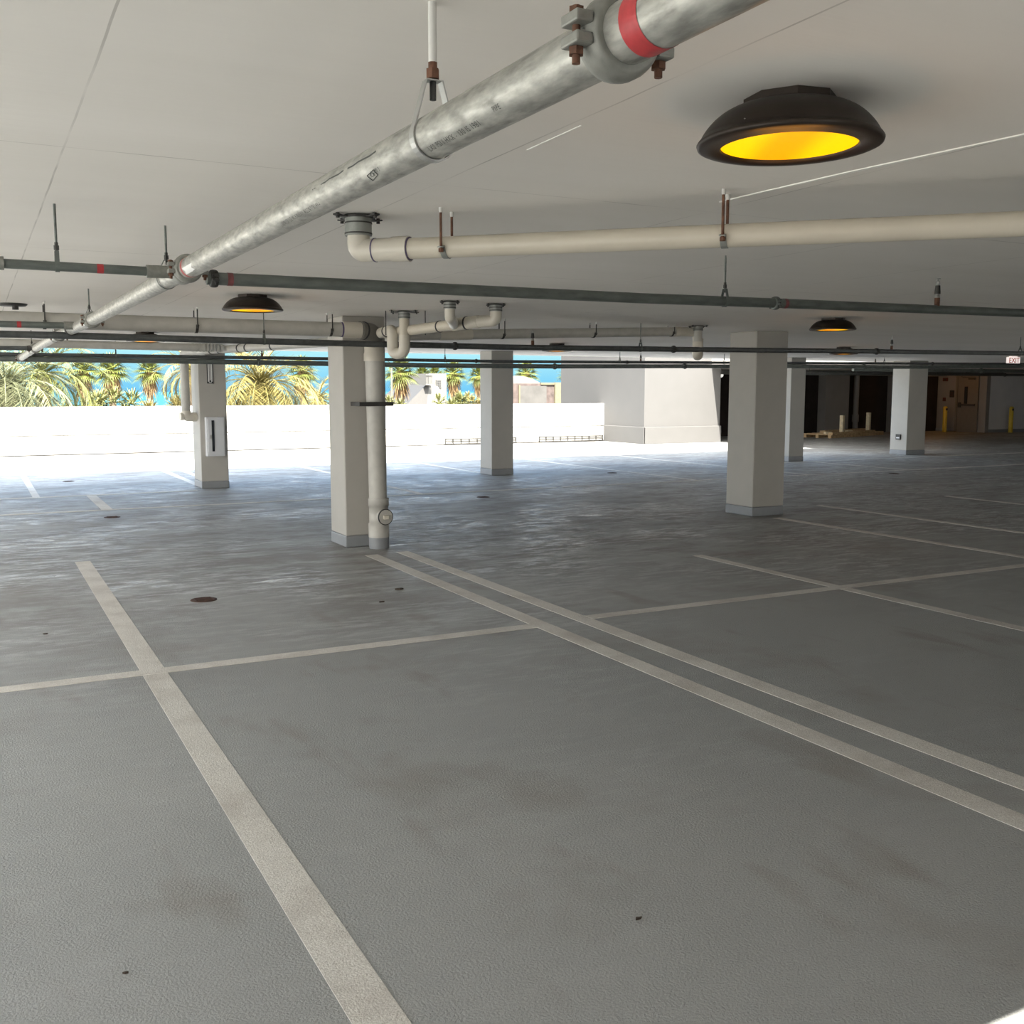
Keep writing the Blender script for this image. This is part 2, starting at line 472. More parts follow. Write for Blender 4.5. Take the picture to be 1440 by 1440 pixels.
spots = [((1.86,2.05),'large amber dome lamp close overhead beside the galvanized main'),
         ((1.94,8.0),'amber dome lamp hanging over the aisle before the column with the downpipe'),
         ((7.73,7.8),'amber dome lamp above the bare column standing by the loading bays'),
         ((1.95,13.6),'amber dome lamp seen edge-on behind the crossing sprinkler pipes by the palms'),
         ((8.05,13.9),'amber dome lamp half hidden behind a dark pipe above the ruin view'),
         ((12.95,12.8),'small dim amber dome lamp just under another lamp, over the loading bays')]
lamp = make_lamp()
for i, ((x, y), lab) in enumerate(spots):
    if i == 0: lamp.location = (x,y,CEIL); lamp['label'] = lab
    else: dup(lamp, (x,y,CEIL), lab)
dup(lamp, (31.9,26.9,CEIL), 'amber dome lamp tucked behind the far pipes, lighting the wall by the door')

for (x, y), e_ in [(q[0], 1.2) for q in spots] + [((31.9,26.9), 9)]:
    ld = bpy.data.lights.new('amber_glow', 'POINT'); ld.energy = e_; ld.color = (1,.42,.06); ld.shadow_soft_size = .12
    lo = bpy.data.objects.new('amber_glow', ld); C.objects.link(lo); lo.location = (x,y,CEIL-.26)

# ------------------------------------------------------------------ hangers
def loop_hanger(x, y, zc, r, ax, label, big=False):
    # rod + teardrop strap around a pipe that runs along ax
    t = thing('pipe_hanger', label, 'pipe hanger', (x,y,CEIL), 'loop hangers of the sprinkler pipes')
    w = .022 if big else .016
    top = zc + r + (.062 if big else .04)
    hw = .016 if big else .011
    pts = []
    a0 = math.radians(28)
    pts.append((-hw, top)); 
    for i in range(21):
        a = PI - a0 + (PI + 2*a0)*i/20
        pts.append(((r+.003)*math.cos(a), zc+(r+.003)*math.sin(a)))
    pts.append((hw, top)); pts.append((-hw, top))
    P = [(x+u, y, z) for u, z in pts] if ax == 'Y' else [(x, y+u, z) for u, z in pts]
    MB().strip(P, (0,1,0) if ax == 'Y' else (1,0,0), w, .0028).build('loop', 'zinc_strap' if big else 'branch_steel', t)
    rr = .0065 if big else .005
    MB().tube([(x,y,CEIL),(x,y,top+.03)], rr*(1.25 if big else 1), 10).build('rod', 'rod_paint' if big else 'branch_steel', t)
    n = MB(); n.tube([(x,y,top+.004),(x,y,top+.022)], rr*2, 6, smooth=False); n.tube([(x,y,top+.022),(x,y,top+.034)], rr*1.4, 8)
    n.build('nut', 'rust' if big else 'dark_iron', t)
    MB().tube([(x,y,top+.004),(x,y,top-.035 if big else top-.02)], rr, 10).build('rod_end', 'dark_iron', t)
    return t
def clamp_hanger(c, d, zc, r, label, mat='rust'):
    # two rods and a strap that carries a plastic pipe; d = direction of the pipe in plan
    t = thing('pipe_hanger', label, 'pipe hanger', (c[0],c[1],CEIL), 'double-rod hangers of the drain pipes')
    d = Vector((d[0],d[1],0)).normalized(); nrm = Vector((-d.y,d.x,0))
    cc = Vector((c[0],c[1],0)); off = r+.014
    for s in (-1,1):
        q = cc+nrm*off*s
        MB().tube([(q.x,q.y,CEIL-.016),(q.x,q.y,zc-r*.55)], .0055, 10).build('rod', mat, t)
        MB().tube([(q.x,q.y,CEIL),(q.x,q.y,CEIL-.02)], .008, 10).build('rod_cap', 'rod_paint', t)
        n = MB(); n.tube([(q.x,q.y,zc-.012),(q.x,q.y,zc-.026)], .011, 6, smooth=False)
        n.build('nut', mat, t)
    pts = []
    q = cc-nrm*(off+.014); pts.append((q.x,q.y,zc-.008))
    for i in range(13):
        a = PI + PI*i/12
        u = (r+.002)*math.cos(a); q = cc+nrm*u
        pts.append((q.x,q.y,zc+(r+.002)*math.sin(a)))
    q = cc+nrm*(off+.014); pts.append((q.x,q.y,zc-.008))
    MB().strip(pts, d, .024, .003).build('strap', 'dark_iron' if mat != 'rust' else 'no_hub_band', t)
    return t

def coupling(p, ax, r, parent, mat='coupling_iron', bolt='rust', w=None, tilt=0):
    # grooved two-piece coupling with bolt lugs
    x, y, z = p; w = w or r*1.25
    k = r/.0415
    m = MB()
    prof = [(r*1.0,-w/2),(r*1.22,-w/2),(r*1.34,-w*.36),(r*1.40,-w*.15),(r*1.40,w*.15),(r*1.34,w*.36),(r*1.22,w/2),(r*1.0,w/2)]
    m.lathe(prof, p, ax, 32)
    bl = []
    for s in (-1,1):
        for h in (-1,1):
            c0 = r*1.28*s; c1 = r*1.92*s
            z0 = z+h*r*.14; z1 = z+h*r*.52
            a = (min(c0,c1), -w*.42, min(z0,z1)); b = (max(c0,c1), w*.42, max(z0,z1))
            if ax == 'Y': m.box((x+a[0],y+a[1],a[2]),(x+b[0],y+b[1],b[2]))
            else: m.box((x+a[1],y+a[0],a[2]),(x+b[1],y+b[0],b[2]))
        u = r*1.62*s
        bp = (x+u,y) if ax == 'Y' else (x,y+u)
        bl.append(bp)
    o = m.build('coupling', mat, parent, loc=p, bevel=.003*k)
    for bp in bl:
        b = MB(); b.tube([(bp[0],bp[1],z+r*.75),(bp[0],bp[1],z-r*1.05)], r*.14, 8)
        b.tube([(bp[0],bp[1],z-r*.54),(bp[0],bp[1],z-r*.78)], r*.26, 6, smooth=False)
        b.tube([(bp[0],bp[1],z+r*.54),(bp[0],bp[1],z+r*.70)], r*.26, 6, smooth=False)
        b.build('bolt', bolt, o)
    return o

# ------------------------------------------------------------------ galvanized main
RM = .0415
joints = [(.81,.10,2.026),(.81,1.235,2.03),(.807,4.40,2.047),(.78,7.9,2.051),(.728,10.3,2.055),(.676,13.2,2.043),(.64,16.16,2.018)]
mp = thing('sprinkler_main', 'thick galvanized sprinkler main with a red tape band, running overhead to the far edge', 'pipe', joints[1])
for a, b in zip(joints, joints[1:]):
    MB().tube([a,b], RM, 40).build('pipe', 'galvanized', mp, loc=a)
for j in joints[1:]:
    coupling(j, 'Y', RM, mp)
MB().tube([(.81,1.132,2.0297),(.81,1.172,2.0299)], RM+.0008, 40, cap=False).build('tape_band', 'red_tape', mp)
MB().tube([(.807,4.31,2.047),(.807,4.335,2.047)], RM+.0008, 40, cap=False).build('tape_band', 'red_tape', mp)

def wrap_text(txt, y0, z, x, ang, size, parent, name='stencil_marking'):
    cu = bpy.data.curves.new('ink', 'FONT'); cu.body = txt; cu.size = size; cu.resolution_u = 3; cu.space_character = 1.12
    to = bpy.data.objects.new('ink', cu); C.objects.link(to)
    dg = bpy.context.evaluated_depsgraph_get(); dg.update()
    me = to.evaluated_get(dg).to_mesh()
    vs = []
    for v in me.vertices:
        a = ang - v.co.y/RM
        vs.append((x+(RM+.0006)*math.cos(a), y0-v.co.x, z+(RM+.0006)*math.sin(a)))
    fs = [tuple(q.vertices) for q in me.polygons]
    to.evaluated_get(dg).to_mesh_clear()
    bpy.data.objects.remove(to); bpy.data.curves.remove(cu)
    m = MB(); m.add(vs, fs); return m.build(name, 'stencil_ink', parent)
A = math.radians(238)
wrap_text('LX0 PSI I HXX - 130 IS 1981', 1.835, 2.0322, .8095, A, .0165, mp)
wrap_text('PIPE', 1.555, 2.0315, .81, math.radians(224), .0135, mp)
wrap_text('U101 EI  L.E.W. E1011111 ALLEN 1131 4X4', 2.86, 2.038, .8085, math.radians(236), .017, mp)
wrap_text('NOMS 3', 2.13, 2.034, .809, math.radians(222), .013, mp)
lb = MB(); vs = []
for iy in range(2):
    for ia in range(9):
        a = math.radians(196+ia*5); vs.append((.807+(RM+.0009)*math.cos(a), 4.27-.13*iy+.01*abs(ia-4)*(1-2*iy), 2.047+(RM+.0009)*math.sin(a)))
lb.add(vs, [(q, q+1, q+10, q+9) for q in range(8)]); lb.build('paper_label', 'sign_white', mp)
dm = MB()
for (a0,b0),(a1,b1) in zip([(0,.009),(.046,.013),(.05,.0),(.006,-.006)], [(.046,.013),(.05,.0),(.006,-.006),(0,.009)]):
    pp = []
    for i in range(5):
        u = a0+(a1-a0)*i/4; v = b0+(b1-b0)*i/4; a = math.radians(230)-v/RM
        pp.append((.809+(RM+.0006)*math.cos(a), 2.155-u, 2.0345+(RM+.0006)*math.sin(a)))
    dm.tube(pp, .0009, 5)
pp = []
for i in range(13):
    a_ = 2*PI*i/12; u = .026+.009*math.cos(a_); v = .006+.004*math.sin(a_); a = math.radians(230)-v/RM
    pp.append((.809+(RM+.0006)*math.cos(a), 2.155-u, 2.0345+(RM+.0006)*math.sin(a)))
dm.tube(pp, .0007, 5)
dm.build('diamond_mark', 'stencil_ink', mp)
for (y0,y1) in ((2.08,2.26),(2.29,2.46),(2.50,2.53),(2.60,2.63)):   # scuffs along the upper flank
    pp = []
    a = math.radians(168)
    for i in range(6):
        y = y1+(y0-y1)*i/5; q = a + .03*math.sin(i*2.1)
        pp.append((.809+(RM+.0002)*math.cos(q), y, 2.034+(RM+.0002)*math.sin(q)))
    MB().strip(pp, (math.sin(a),0,-math.cos(a)), .0035, .0008).build('scuff_mark', 'stencil_ink', mp)

loop_hanger(.81,1.875,2.033,RM,'Y','white rod and teardrop strap carrying the galvanized main close overhead',True)
loop_hanger(.80,4.86,2.048,RM,'Y','strap hanger on the galvanized main just past the first crossing pipe')
loop_hanger(.778,8.05,2.051,RM,'Y','strap hanger at the second-next joint of the galvanized main, over the aisle')
loop_hanger(.722,10.7,2.053,RM,'Y','strap hanger on the galvanized main beyond the row of drain pipes')
loop_hanger(.668,13.8,2.038,RM,'Y','last strap hanger on the galvanized main before the palms')

# ------------------------------------------------------------------ branch pipes
def sprinkler(x, y, z0, label, ztop=None, r=.014):
    zt = ztop or min(CEIL-.025, z0+.17); H_ = zt-z0
    t = thing('sprinkler', label, 'sprinkler', (x,y,z0), 'upright sprinkler heads on the branch pipes')
    MB().tube([(x,y,z0-.01),(x,y,z0+H_*.30)], r*1.15, 12).build('outlet', 'rust', t)
    MB().tube([(x,y,z0+H_*.30),(x,y,z0+H_*.37),(x,y,z0+H_*.37),(x,y,z0+H_*.44)], [r,r,r*.9,r*.9], 12).build('nipple', 'zinc_strap', t)
    MB().tube([(x,y,z0+H_*.44),(x,y,z0+H_*.50),(x,y,z0+H_*.74)], [r*1.25,r*1.25,r], 12).build('bushing', 'dark_iron', t)
    f = MB()
    for s in (-1,1):
        f.tube([(x+s*r*.8,y,z0+H_*.74),(x+s*r*.9,y,z0+H_*.86),(x,y,z0+H_*.95)], r*.22, 6)
    f.tube([(x,y,z0+H_*.74),(x,y,z0+H_*.80)], r*.7, 8)
    f.build('frame', 'zinc_strap', t)
    MB().lathe([(.0001,0),(r*1.1,-.002),(r*1.1,-.004),(.0001,-.004)], (x,y,zt), n=14).build('deflector', 'zinc_strap', t)

def run(name, label, pts, r, mat, coups=(), tapes=(), loc=None):
    t = thing(name, label, 'pipe', loc or pts[0])
    MB().tube(pts, r, 20).build('pipe', mat, t)
    def at(x):
        for a, b in zip(pts, pts[1:]):
            if a[0] <= x <= b[0]:
                k = (x-a[0])/(b[0]-a[0]); return tuple(a[i]+(b[i]-a[i])*k for i in range(3))
        return pts[-1]
    for x in coups: coupling(at(x), 'X', r, t, mat if mat != 'branch_steel_far' else 'dark_iron', 'dark_iron')
    for x in tapes:
        a = at(x); b = at(x+r*.9)
        MB().tube([a,b], r+.001, 16, cap=False).build('tape_band', 'faded_tape', t)
    return t, at
t, g1 = run('branch_pipe', 'dark steel branch pipe crossing the whole bay under the cream drain pipe',
            [(.90,4.5,2.022),(3.1,4.5,2.03),(4.0,4.5,2.04),(6.3,4.5,2.06),(12,4.5,2.09)], .0265, 'branch_steel', (4.02,), (.985,4.075))
coupling((.93,4.5,2.022), 'X', .0265, t, 'dark_iron', 'dark_iron')
MB().lathe([(.043,-.05),(.052,-.05),(.054,-.03),(.054,.03),(.052,.05),(.043,.05)], (.8065,4.5,2.0475), 'Y', 32).build('tee_saddle', 'coupling_iron', t)
tl = thing('branch_pipe', 'thin steel stub pipe running from the galvanized main past the ceiling joint', 'pipe', (.72,4.5,2.04))
MB().tube([(-1.2,4.5,2.045),(.72,4.5,2.038)], .0185, 18).build('pipe', 'branch_steel', tl)
MB().tube([(.66,4.5,2.038),(.755,4.5,2.04)], .026, 16).build('reducer', 'coupling_iron', tl)
MB().tube([(.06,4.5,2.041),(.135,4.5,2.041)], .026, 16).build('tee', 'coupling_iron', tl)
MB().tube([(.47,4.5,2.039),(.495,4.5,2.039)], .0192, 16, cap=False).build('tape_band', 'red_tape', tl)
sprinkler(.10,4.5,2.065,'sprinkler head at the cut-off end of the stub pipe, near the ceiling joint')
loop_hanger(.325,4.5,2.04,.0185,'X','rod hanger carrying the stub pipe beside the ceiling joint')
loop_hanger(3.66,4.5,2.036,.0265,'X','rod hanger on the dark branch pipe under the cream drain pipe')
loop_hanger(8.9,4.5,2.075,.0265,'X','rod hanger far along the dark branch pipe')
sprinkler(5.32,4.5,g1(5.32)[2]+.02,'rusty sprinkler head standing on the dark branch pipe before the exit sign', r=.0145)

t, g2 = run('branch_pipe', 'dark steel branch pipe crossing in front of the two tall columns',
            [(-.6,9.3,2.005),(.75,9.3,2.005),(2.8,9.3,1.992),(4.9,9.3,1.99),(6.9,9.3,2.008),(9.5,9.3,2.035),(12.7,9.3,2.06),(22,9.3,2.10)], .0285, 'branch_steel_far', (4.23,6.87,9.96))
MB().lathe([(.043,-.05),(.05,-.05),(.05,.05),(.043,.05)], (.752,9.3,2.053), 'Y', 28).build('tee_saddle', 'dark_iron', t)
loop_hanger(6.43,9.3,g2(6.43)[2],.0285,'X','rod hanger on the dark pipe between the ruin view and the hanging drain trap')
loop_hanger(12.66,9.3,g2(12.66)[2],.0285,'X','rod hanger on the dark pipe right above the exit sign')
loop_hanger(2.35,9.3,g2(2.35)[2],.0285,'X','rod hanger on the dark pipe close to the column with the downpipe')
sprinkler(10.22,9.3,g2(10.22)[2]+.02,'dark sprinkler head on the pipe over the loading bays')
sprinkler(5.10,9.3,g2(5.10)[2]+.02,'dark sprinkler riser next to the lamp above the ruin view')

t, g3 = run('branch_pipe', 'slim upper pipe of the pair hung along the open edge',
            [(-.8,16.2,2.065),(5.1,16.2,2.068),(8.5,16.2,2.068),(12.9,16.2,2.105),(18.8,16.2,2.16),(22.2,16.2,2.195),(30,16.2,2.23)], .0265, 'branch_steel_far', (7.77,10.9,19.1))
t, g4 = run('branch_pipe', 'stout lower pipe of the pair hung along the open edge',
            [(-.8,16.2,2.0),(2.67,16.2,2.0),(5.1,16.2,1.99),(7.1,16.2,1.982),(9.3,16.2,1.992),(12.2,16.2,2.028),(15,16.2,2.058),(18.2,16.2,2.075),(22.2,16.2,2.14),(30,16.2,2.18)], .039, 'branch_steel', (4.0,9.34,12.24,17.0))
MB().box((17.0,16.17,2.028),(17.7,16.23,2.045)).build('splice_plate', 'branch_steel', t)
for x, lab in ((1.9,'thin rod on the edge pipes beside the cabinet column'),(5.9,'thin rod on the edge pipes before the white house view'),
               (7.18,'stouter rod on the edge pipes by the fan palm'),(10.74,'thin rod on the edge pipes before the grey tower flank'),
               (13.2,'thin rod on the edge pipes before the sunlit tower face'),(17.6,'thin rod on the edge pipes over the loading bays')):
    loop_hanger(x,16.2,g3(x)[2],.0265,'X',lab)
sprinkler(11.21,16.2,g3(11.21)[2]+.02,'dark sprinkler head on the edge pipes before the grey tower')
sprinkler(17.33,16.2,g3(17.33)[2]+.015,'dark sprinkler head on the edge pipes over the loading bays')
sprinkler(4.05,16.2,g3(4.05)[2]+.02,'dark sprinkler head on the edge pipes between the two palm-side columns')

t = thing('branch_pipe', 'short stub pipe with a red tape mark leaving the galvanized main over the aisle', 'pipe', (.72,8.8,2.055))
MB().tube([(-.9,8.8,2.055),(.72,8.8,2.058)], .024, 16).build('pipe', 'branch_steel', t)
MB().tube([(.66,8.8,2.058),(.735,8.8,2.058)], .031, 16).build('reducer', 'coupling_iron', t)
MB().tube([(.33,8.8,2.057),(.36,8.8,2.057)], .025, 16, cap=False).build('tape_band', 'red_tape', t)
t = thing('branch_pipe', 'last short stub pipe on the galvanized main, against the sky', 'pipe', (.64,13.2,2.04))
MB().tube([(-.9,13.2,2.035),(.64,13.2,2.04)], .024, 16).build('pipe', 'branch_steel_far', t)
MB().tube([(.585,13.2,2.04),(.645,13.2,2.04)], .031, 16).build('reducer', 'dark_iron', t)

# pipes over the covered end
for (y, z, x0, x1, r, lab) in ((20.4,2.13,21.0,40,.05,'grey pipe over the covered end, just past the exit sign'),
                               (23.6,2.08,20.6,40,.045,'dark pipe over the covered end in front of the door'),
                               (25.2,2.16,20.8,33.4,.055,'dark pipe nearest to the loading bays')):
    run('overhead_pipe', lab, [(x0,y,z),(30,y,z+.02),(x1,y,z+.05)], r, 'branch_steel' if y < 21 else 'branch_steel_far', (26.1,31.4))
    for x in (22.5,28.0,33.0): loop_hanger(x,y,z+.008,r,'X','rod hanger %s on the %s' % ({22.5:'beside the tower end',28.0:'over the skid',33.0:'near the door'}[x], lab.split(',')[0].replace('over the covered end','').strip()))

# ------------------------------------------------------------------ drain pipes (cream plastic)
def flange(x, y, r, parent, drop=.085, plate=.13):
    o = MB().tube([(x,y,CEIL-.012),(x,y,CEIL-drop)], r, 28).build('no_hub_coupling', 'no_hub_band', parent)
    b = MB()
    b.tube([(x,y,CEIL-.030),(x,y,CEIL-.036)], r*1.03, 28); b.tube([(x,y,CEIL-drop+.012),(x,y,CEIL-drop+.006)], r*1.03, 28)
    b.build('clamp_band', 'dark_iron', o)
    m = MB()
    for i in range(4):
        a = .35+PI/2*i; c_, s_ = math.cos(a), math.sin(a)
        m.strip([(x+c_*r*.6,y+s_*r*.6,CEIL-.010),(x+c_*plate*.8,y+s_*plate*.8,CEIL-.012),(x+c_*plate,y+s_*plate,CEIL-.008)], (-s_,c_,0), .03, .006)
    for i in range(4):
        a = .35+PI/2*i; c_, s_ = math.cos(a), math.sin(a)
        m.tube([(x+c_*plate*.9,y+s_*plate*.9,CEIL-.001),(x+c_*plate*.9,y+s_*plate*.9,CEIL-.022)], .008, 8)
    m.lathe([(r*1.15,-.002),(r*1.25,-.012),(r*.9,-.014)], (x,y,CEIL), n=24)
    m.build('deck_clamp', 'dark_iron', parent)

# near diagonal run
RP = .0425
t = thing('drain_pipe', 'cream plastic drain pipe slung diagonally below the ceiling from an elbow', 'drain pipe', (1.47,4.24,CEIL))
flange(1.47,4.20,.056,t,.085,.12)
d = Vector((.68,-.735,-.0092)).normalized()
p0 = Vector((1.463,4.085,2.130))
z_ = 2.135
el = fillet([(1.47,4.20,CEIL-.08),(1.47,4.20,z_),Vector((1.47,4.20,z_))+d*.20], .085, 10)
MB().tube(el, .047, 28).build('elbow', 'plastic_fitting', t)
e0 = Vector((1.47,4.20,z_))
MB().tube([e0+d*.16,e0+d*.235], .0515, 28).build('hub', 'plastic_fitting', t)
MB().tube([e0+d*.235,e0+d*.239], .0475, 28).build('cement_ring', 'pipe_cement', t)
MB().tube([e0+d*.075,e0+d*.080], .0492, 28).build('cement_ring', 'pipe_cement', t)
e1 = e0+d*4.2
MB().tube([e0+d*.2,e1], RP, 32).build('pipe', 'plastic_pipe', t)
for s, lab in ((.40,'double-rod hanger on the cream drain pipe beside its elbow'),(1.52,'double-rod hanger on the cream drain pipe under the big amber lamp')):
    q = e0+d*s
    clamp_hanger((q.x,q.y), (d.x,d.y), q.z, RP, lab)

# run along the aisle that reaches the downpipe
t = thing('drain_pipe', 'long cream drain pipe from the open side up to the column with the downpipe', 'drain pipe', (3.0,9.42,2.13))
Y0 = 9.42
MB().tube([(-1.5,Y0,2.135),(3.14,Y0,2.125)], .067, 28).build('pipe', 'painted_pipe', t)
MB().tube([(3.12,Y0,2.125),(3.30,Y0,2.122)], .076, 28).build('coupling', 'plastic_fitting', t)
MB().tube([(3.105,Y0,2.125),(3.121,Y0,2.125)], .071, 28).build('cement_ring', 'pipe_cement', t)
for x, lab in ((.56,'double-rod hanger on the long drain pipe near the galvanized main'),(1.78,'double-rod hanger on the long drain pipe close to the amber lamp over the aisle'),(3.0,'double-rod hanger on the long drain pipe just before the column with the downpipe')):
    clamp_hanger((x,Y0), (1,0), 2.128, .067, lab, 'dark_iron')

# downpipe on the column
X0, Y1 = 3.515, 9.57
t = thing('downpipe', 'thick pale plastic downpipe with a round cleanout standing against a column', 'downpipe', (X0,Y1,0))
MB().tube([(X0-.03,Y1,1.95),(X0-.01,Y1,.5)], .088, 32).build('pipe', 'painted_pipe', t)
MB().tube([(X0-.03,Y1,2.0),(X0-.03,Y1,1.92),(X0-.03,Y1,1.915),(X0-.03,Y1,1.84)], [.092,.092,.099,.099], 32).build('coupling', 'plastic_fitting', t)
w = MB().tube(fillet([(3.29,Y0,2.122),(3.45,Y0+.06,2.11),(X0-.03,Y1,1.99)], .1, 8), .085, 28)
w.build('sweep', 'sweep_sleeve', t)
MB().tube([(3.325,Y0+.005,2.121),(3.335,Y0+.01,2.12)], .088, 24).build('sleeve_band', 'rubber', t)
MB().tube([(X0-.03,Y1,2.012),(X0-.03,Y1,2.0)], .0935, 24).build('sleeve_band', 'rubber', t)
c = MB(); c.tube([(X0-.005,Y1,.50),(X0-.005,Y1,.42),(X0-.005,Y1,.419),(X0-.005,Y1,.25),(X0-.005,Y1,.249),(X0-.005,Y1,.11)], [.102,.102,.094,.094,.102,.102], 32)
c.build('cleanout_tee', 'painted_pipe', t)
o = MB().tube([(X0+.01,Y1-.05,.32),(X0+.02,Y1-.135,.32)], .072, 28).build('cleanout_cap', 'painted_pipe', t)
MB().tube([(X0+.0182,Y1-.117,.32),(X0+.0197,Y1-.132,.32)], .080, 28).build('cap_ring', 'rubber', o)
b = MB(); b.box((X0-.008,Y1-.16,.30),(X0+.045,Y1-.134,.34)); b.build('plug_nut', 'plastic_fitting', o, bevel=.005)
MB().tube([(X0-.005,Y1,0),(X0-.005,Y1,.115)], .100, 32).build('painted_base', 'column_band', t)
st = MB(); st.box((3.29,Y1-.115,1.405),(3.64,Y1-.10,1.445)); st.box((3.29,Y1-.105,1.405),(3.305,9.72,1.445)); st.box((3.625,Y1-.105,1.405),(3.64,9.72,1.445))
tag(st.build('pipe_strap', 'dark_iron', bevel=.003), 'flat dark steel strap clamping the downpipe to its column', 'strap')

# trap with its own ceiling flange
t = thing('drain_trap', 'cream drain trap dropping from a dark ceiling plate in front of the downpipe', 'drain pipe', (3.54,8.9,CEIL))
flange(3.54,8.9,.053,t,.07,.17)
MB().tube([(3.54,8.9,CEIL-.06),(3.54,8.9,2.05)], .047, 24).build('pipe', 'plastic_pipe', t)
u = fillet([(3.54,8.9,2.06),(3.54,8.9,1.895),(3.485,9.06,1.895),(3.485,9.06,2.03)], .075, 10)
MB().tube(u, .052, 24).build('trap_bend', 'plastic_fitting', t)
u = fillet([(3.485,9.06,2.02),(3.485,9.06,2.115),(3.485,9.36,2.10)], .09, 10)
MB().tube(u, .05, 24).build('elbow', 'plastic_fitting', t)
MB().tube([(3.485,9.19,2.108),(3.485,9.21,2.107)], .054, 24).build('cement_ring', 'rubber', t)
for q in ((3.39,8.98),(3.71,8.81)):
    tag(MB().tube([(*q,CEIL),(*q,2.06)], .005, 8).build('threaded_rod', 'dark_iron'), 'bare dark rod hanging %s the trap plate' % ('on the column side of' if q[0] < 3.5 else 'on the lamp side of'), 'rod', 'bare rods')

# two flanges that join and run back
t = thing('drain_branch', 'cream drain with two ceiling elbows joining into one pipe', 'drain pipe', (3.7,7.9,CEIL))
flange(3.485,7.76,.05,t,.065,.10); flange(3.94,7.83,.053,t,.065,.10)
MB().tube(fillet([(3.485,7.76,CEIL-.055),(3.485,7.76,2.145),(3.62,8.0,2.13),(3.70,8.16,2.12)], .09, 10), .043, 24).build('elbow', 'plastic_fitting', t)
MB().tube(fillet([(3.94,7.83,CEIL-.055),(3.94,7.83,2.14),(3.80,8.05,2.135)], .11, 10), .05, 24).build('elbow', 'plastic_fitting', t)
MB().tube([(3.85,7.97,2.137),(3.72,8.22,2.12)], .0535, 24).build('hub', 'plastic_fitting', t)
MB().tube([(3.792,8.08,2.13),(3.785,8.094,2.1295)], .056, 24).build('cement_ring', 'rubber', t)
MB().tube([(3.74,8.18,2.122),(3.50,9.3,2.095)], .047, 24).build('pipe', 'plastic_pipe', t)
MB().tube([(3.69,8.42,2.116),(3.687,8.435,2.116)], .052, 24).build('cement_ring', 'rubber', t)

# long run to the second trap
t = thing('drain_pipe', 'long straight drain pipe ending in a hanging trap near the bare column', 'drain pipe', (7.2,9.45,2.2))
Y2 = 9.5
MB().tube([(3.62,Y2,2.085),(4.9,Y2,2.135),(7.1,Y2,2.215)], .05, 24).build('pipe', 'painted_pipe', t)
MB().tube([(4.15,Y2,2.106),(4.50,Y2,2.120)], .056, 24).build('coupling', 'plastic_fitting', t)
MB().tube([(7.02,Y2,2.212),(7.10,Y2,2.215)], .056, 24).build('hub', 'plastic_fitting', t)
MB().tube(fillet([(7.06,Y2,2.214),(7.31,9.47,2.215),(7.31,9.44,2.08)], .07, 8), .053, 24).build('elbow', 'plastic_fitting', t)
MB().tube(fillet([(7.31,9.44,2.14),(7.31,9.44,1.955),(7.235,9.345,1.955),(7.235,9.345,2.10)], .07, 10), .06, 24).build('trap_bend', 'plastic_fitting', t)
MB().tube([(7.235,9.345,2.08),(7.235,9.345,2.23)], .047, 24).build('riser', 'painted_pipe', t)
flange(7.235,9.345,.053,t,.06,.12)
for x, z, lab in ((4.85,2.133,'double-rod hanger on the straight drain pipe above the parapet-side column'),(5.95,2.172,'double-rod hanger on the straight drain pipe near the hanging trap'),(6.98,2.21,'double-rod hanger holding the straight drain pipe at its hub')):
    clamp_hanger((x,Y2), (1,0), z, .05, lab, 'dark_iron')

# run along the open edge and the drop on the cabinet column
t = thing('drain_pipe', 'drain pipe along the open edge with ribbed joint, hung behind the sprinkler pipes', 'drain pipe', (.36,15.5,2.2))
MB().tube([(-1.5,15.5,2.205),(3.05,15.5,2.18)], .055, 24).build('pipe', 'painted_pipe', t)
o = MB()
for i in range(9): o.tube([(2.86+i*.05,15.5,2.181-i*.0003),(2.89+i*.05,15.5,2.18-i*.0003)], .061, 24)
o.build('ribbed_joint', 'painted_pipe', t)
t = thing('drain_drop', 'pale drain pipe dropping beside the cabinet column and turning into it', 'drain pipe', (3.01,16.95,1.1))
MB().tube(fillet([(3.22,16.25,2.16),(3.0,16.95,2.16),(3.0,16.95,1.2)], .1, 8), .068, 24).build('pipe', 'painted_pipe', t)
MB().tube(fillet([(3.0,16.95,1.24),(3.0,16.95,1.14),(3.155,16.98,1.14)], .06, 8), .074, 24).build('elbow', 'plastic_fitting', t)
MB().tube([(2.955,16.94,1.15),(2.90,16.93,1.15)], .062, 24).build('cleanout_cap', 'plastic_fitting', t)
t = thing('drain_pipe', 'pale drain pipe running from the cabinet column back toward the downpipe column', 'drain pipe', (3.35,16.2,2.16))
MB().tube([(3.20,16.25,2.165),(4.05,13.1,2.175),(4.45,11.5,2.18)], .058, 24).build('pipe', 'painted_pipe', t)
for k_ in (.06,.14,.33,.40,.62):
    q = Vector((3.20,16.25,2.165)).lerp(Vector((4.05,13.1,2.175)), k_); q2 = q+Vector((.007,-.03,0))
    MB().tube([q,q2], .0625, 24).build('cement_ring', 'rubber', t)

t = thing('ceiling_flange', 'dark flat clamp plate on the ceiling over the aisle near the galvanized main', 'flange', (.34,9.71,CEIL))
MB().lathe([(.0001,-.02),(.10,-.02),(.115,-.008),(.115,0)], (.34,9.71,CEIL), n=20).build('plate', 'dark_iron', t)
MB().tube([(.36,9.71,CEIL-.02),(.36,9.71,CEIL-.05)], .025, 12).build('plug', 'dark_iron', t)

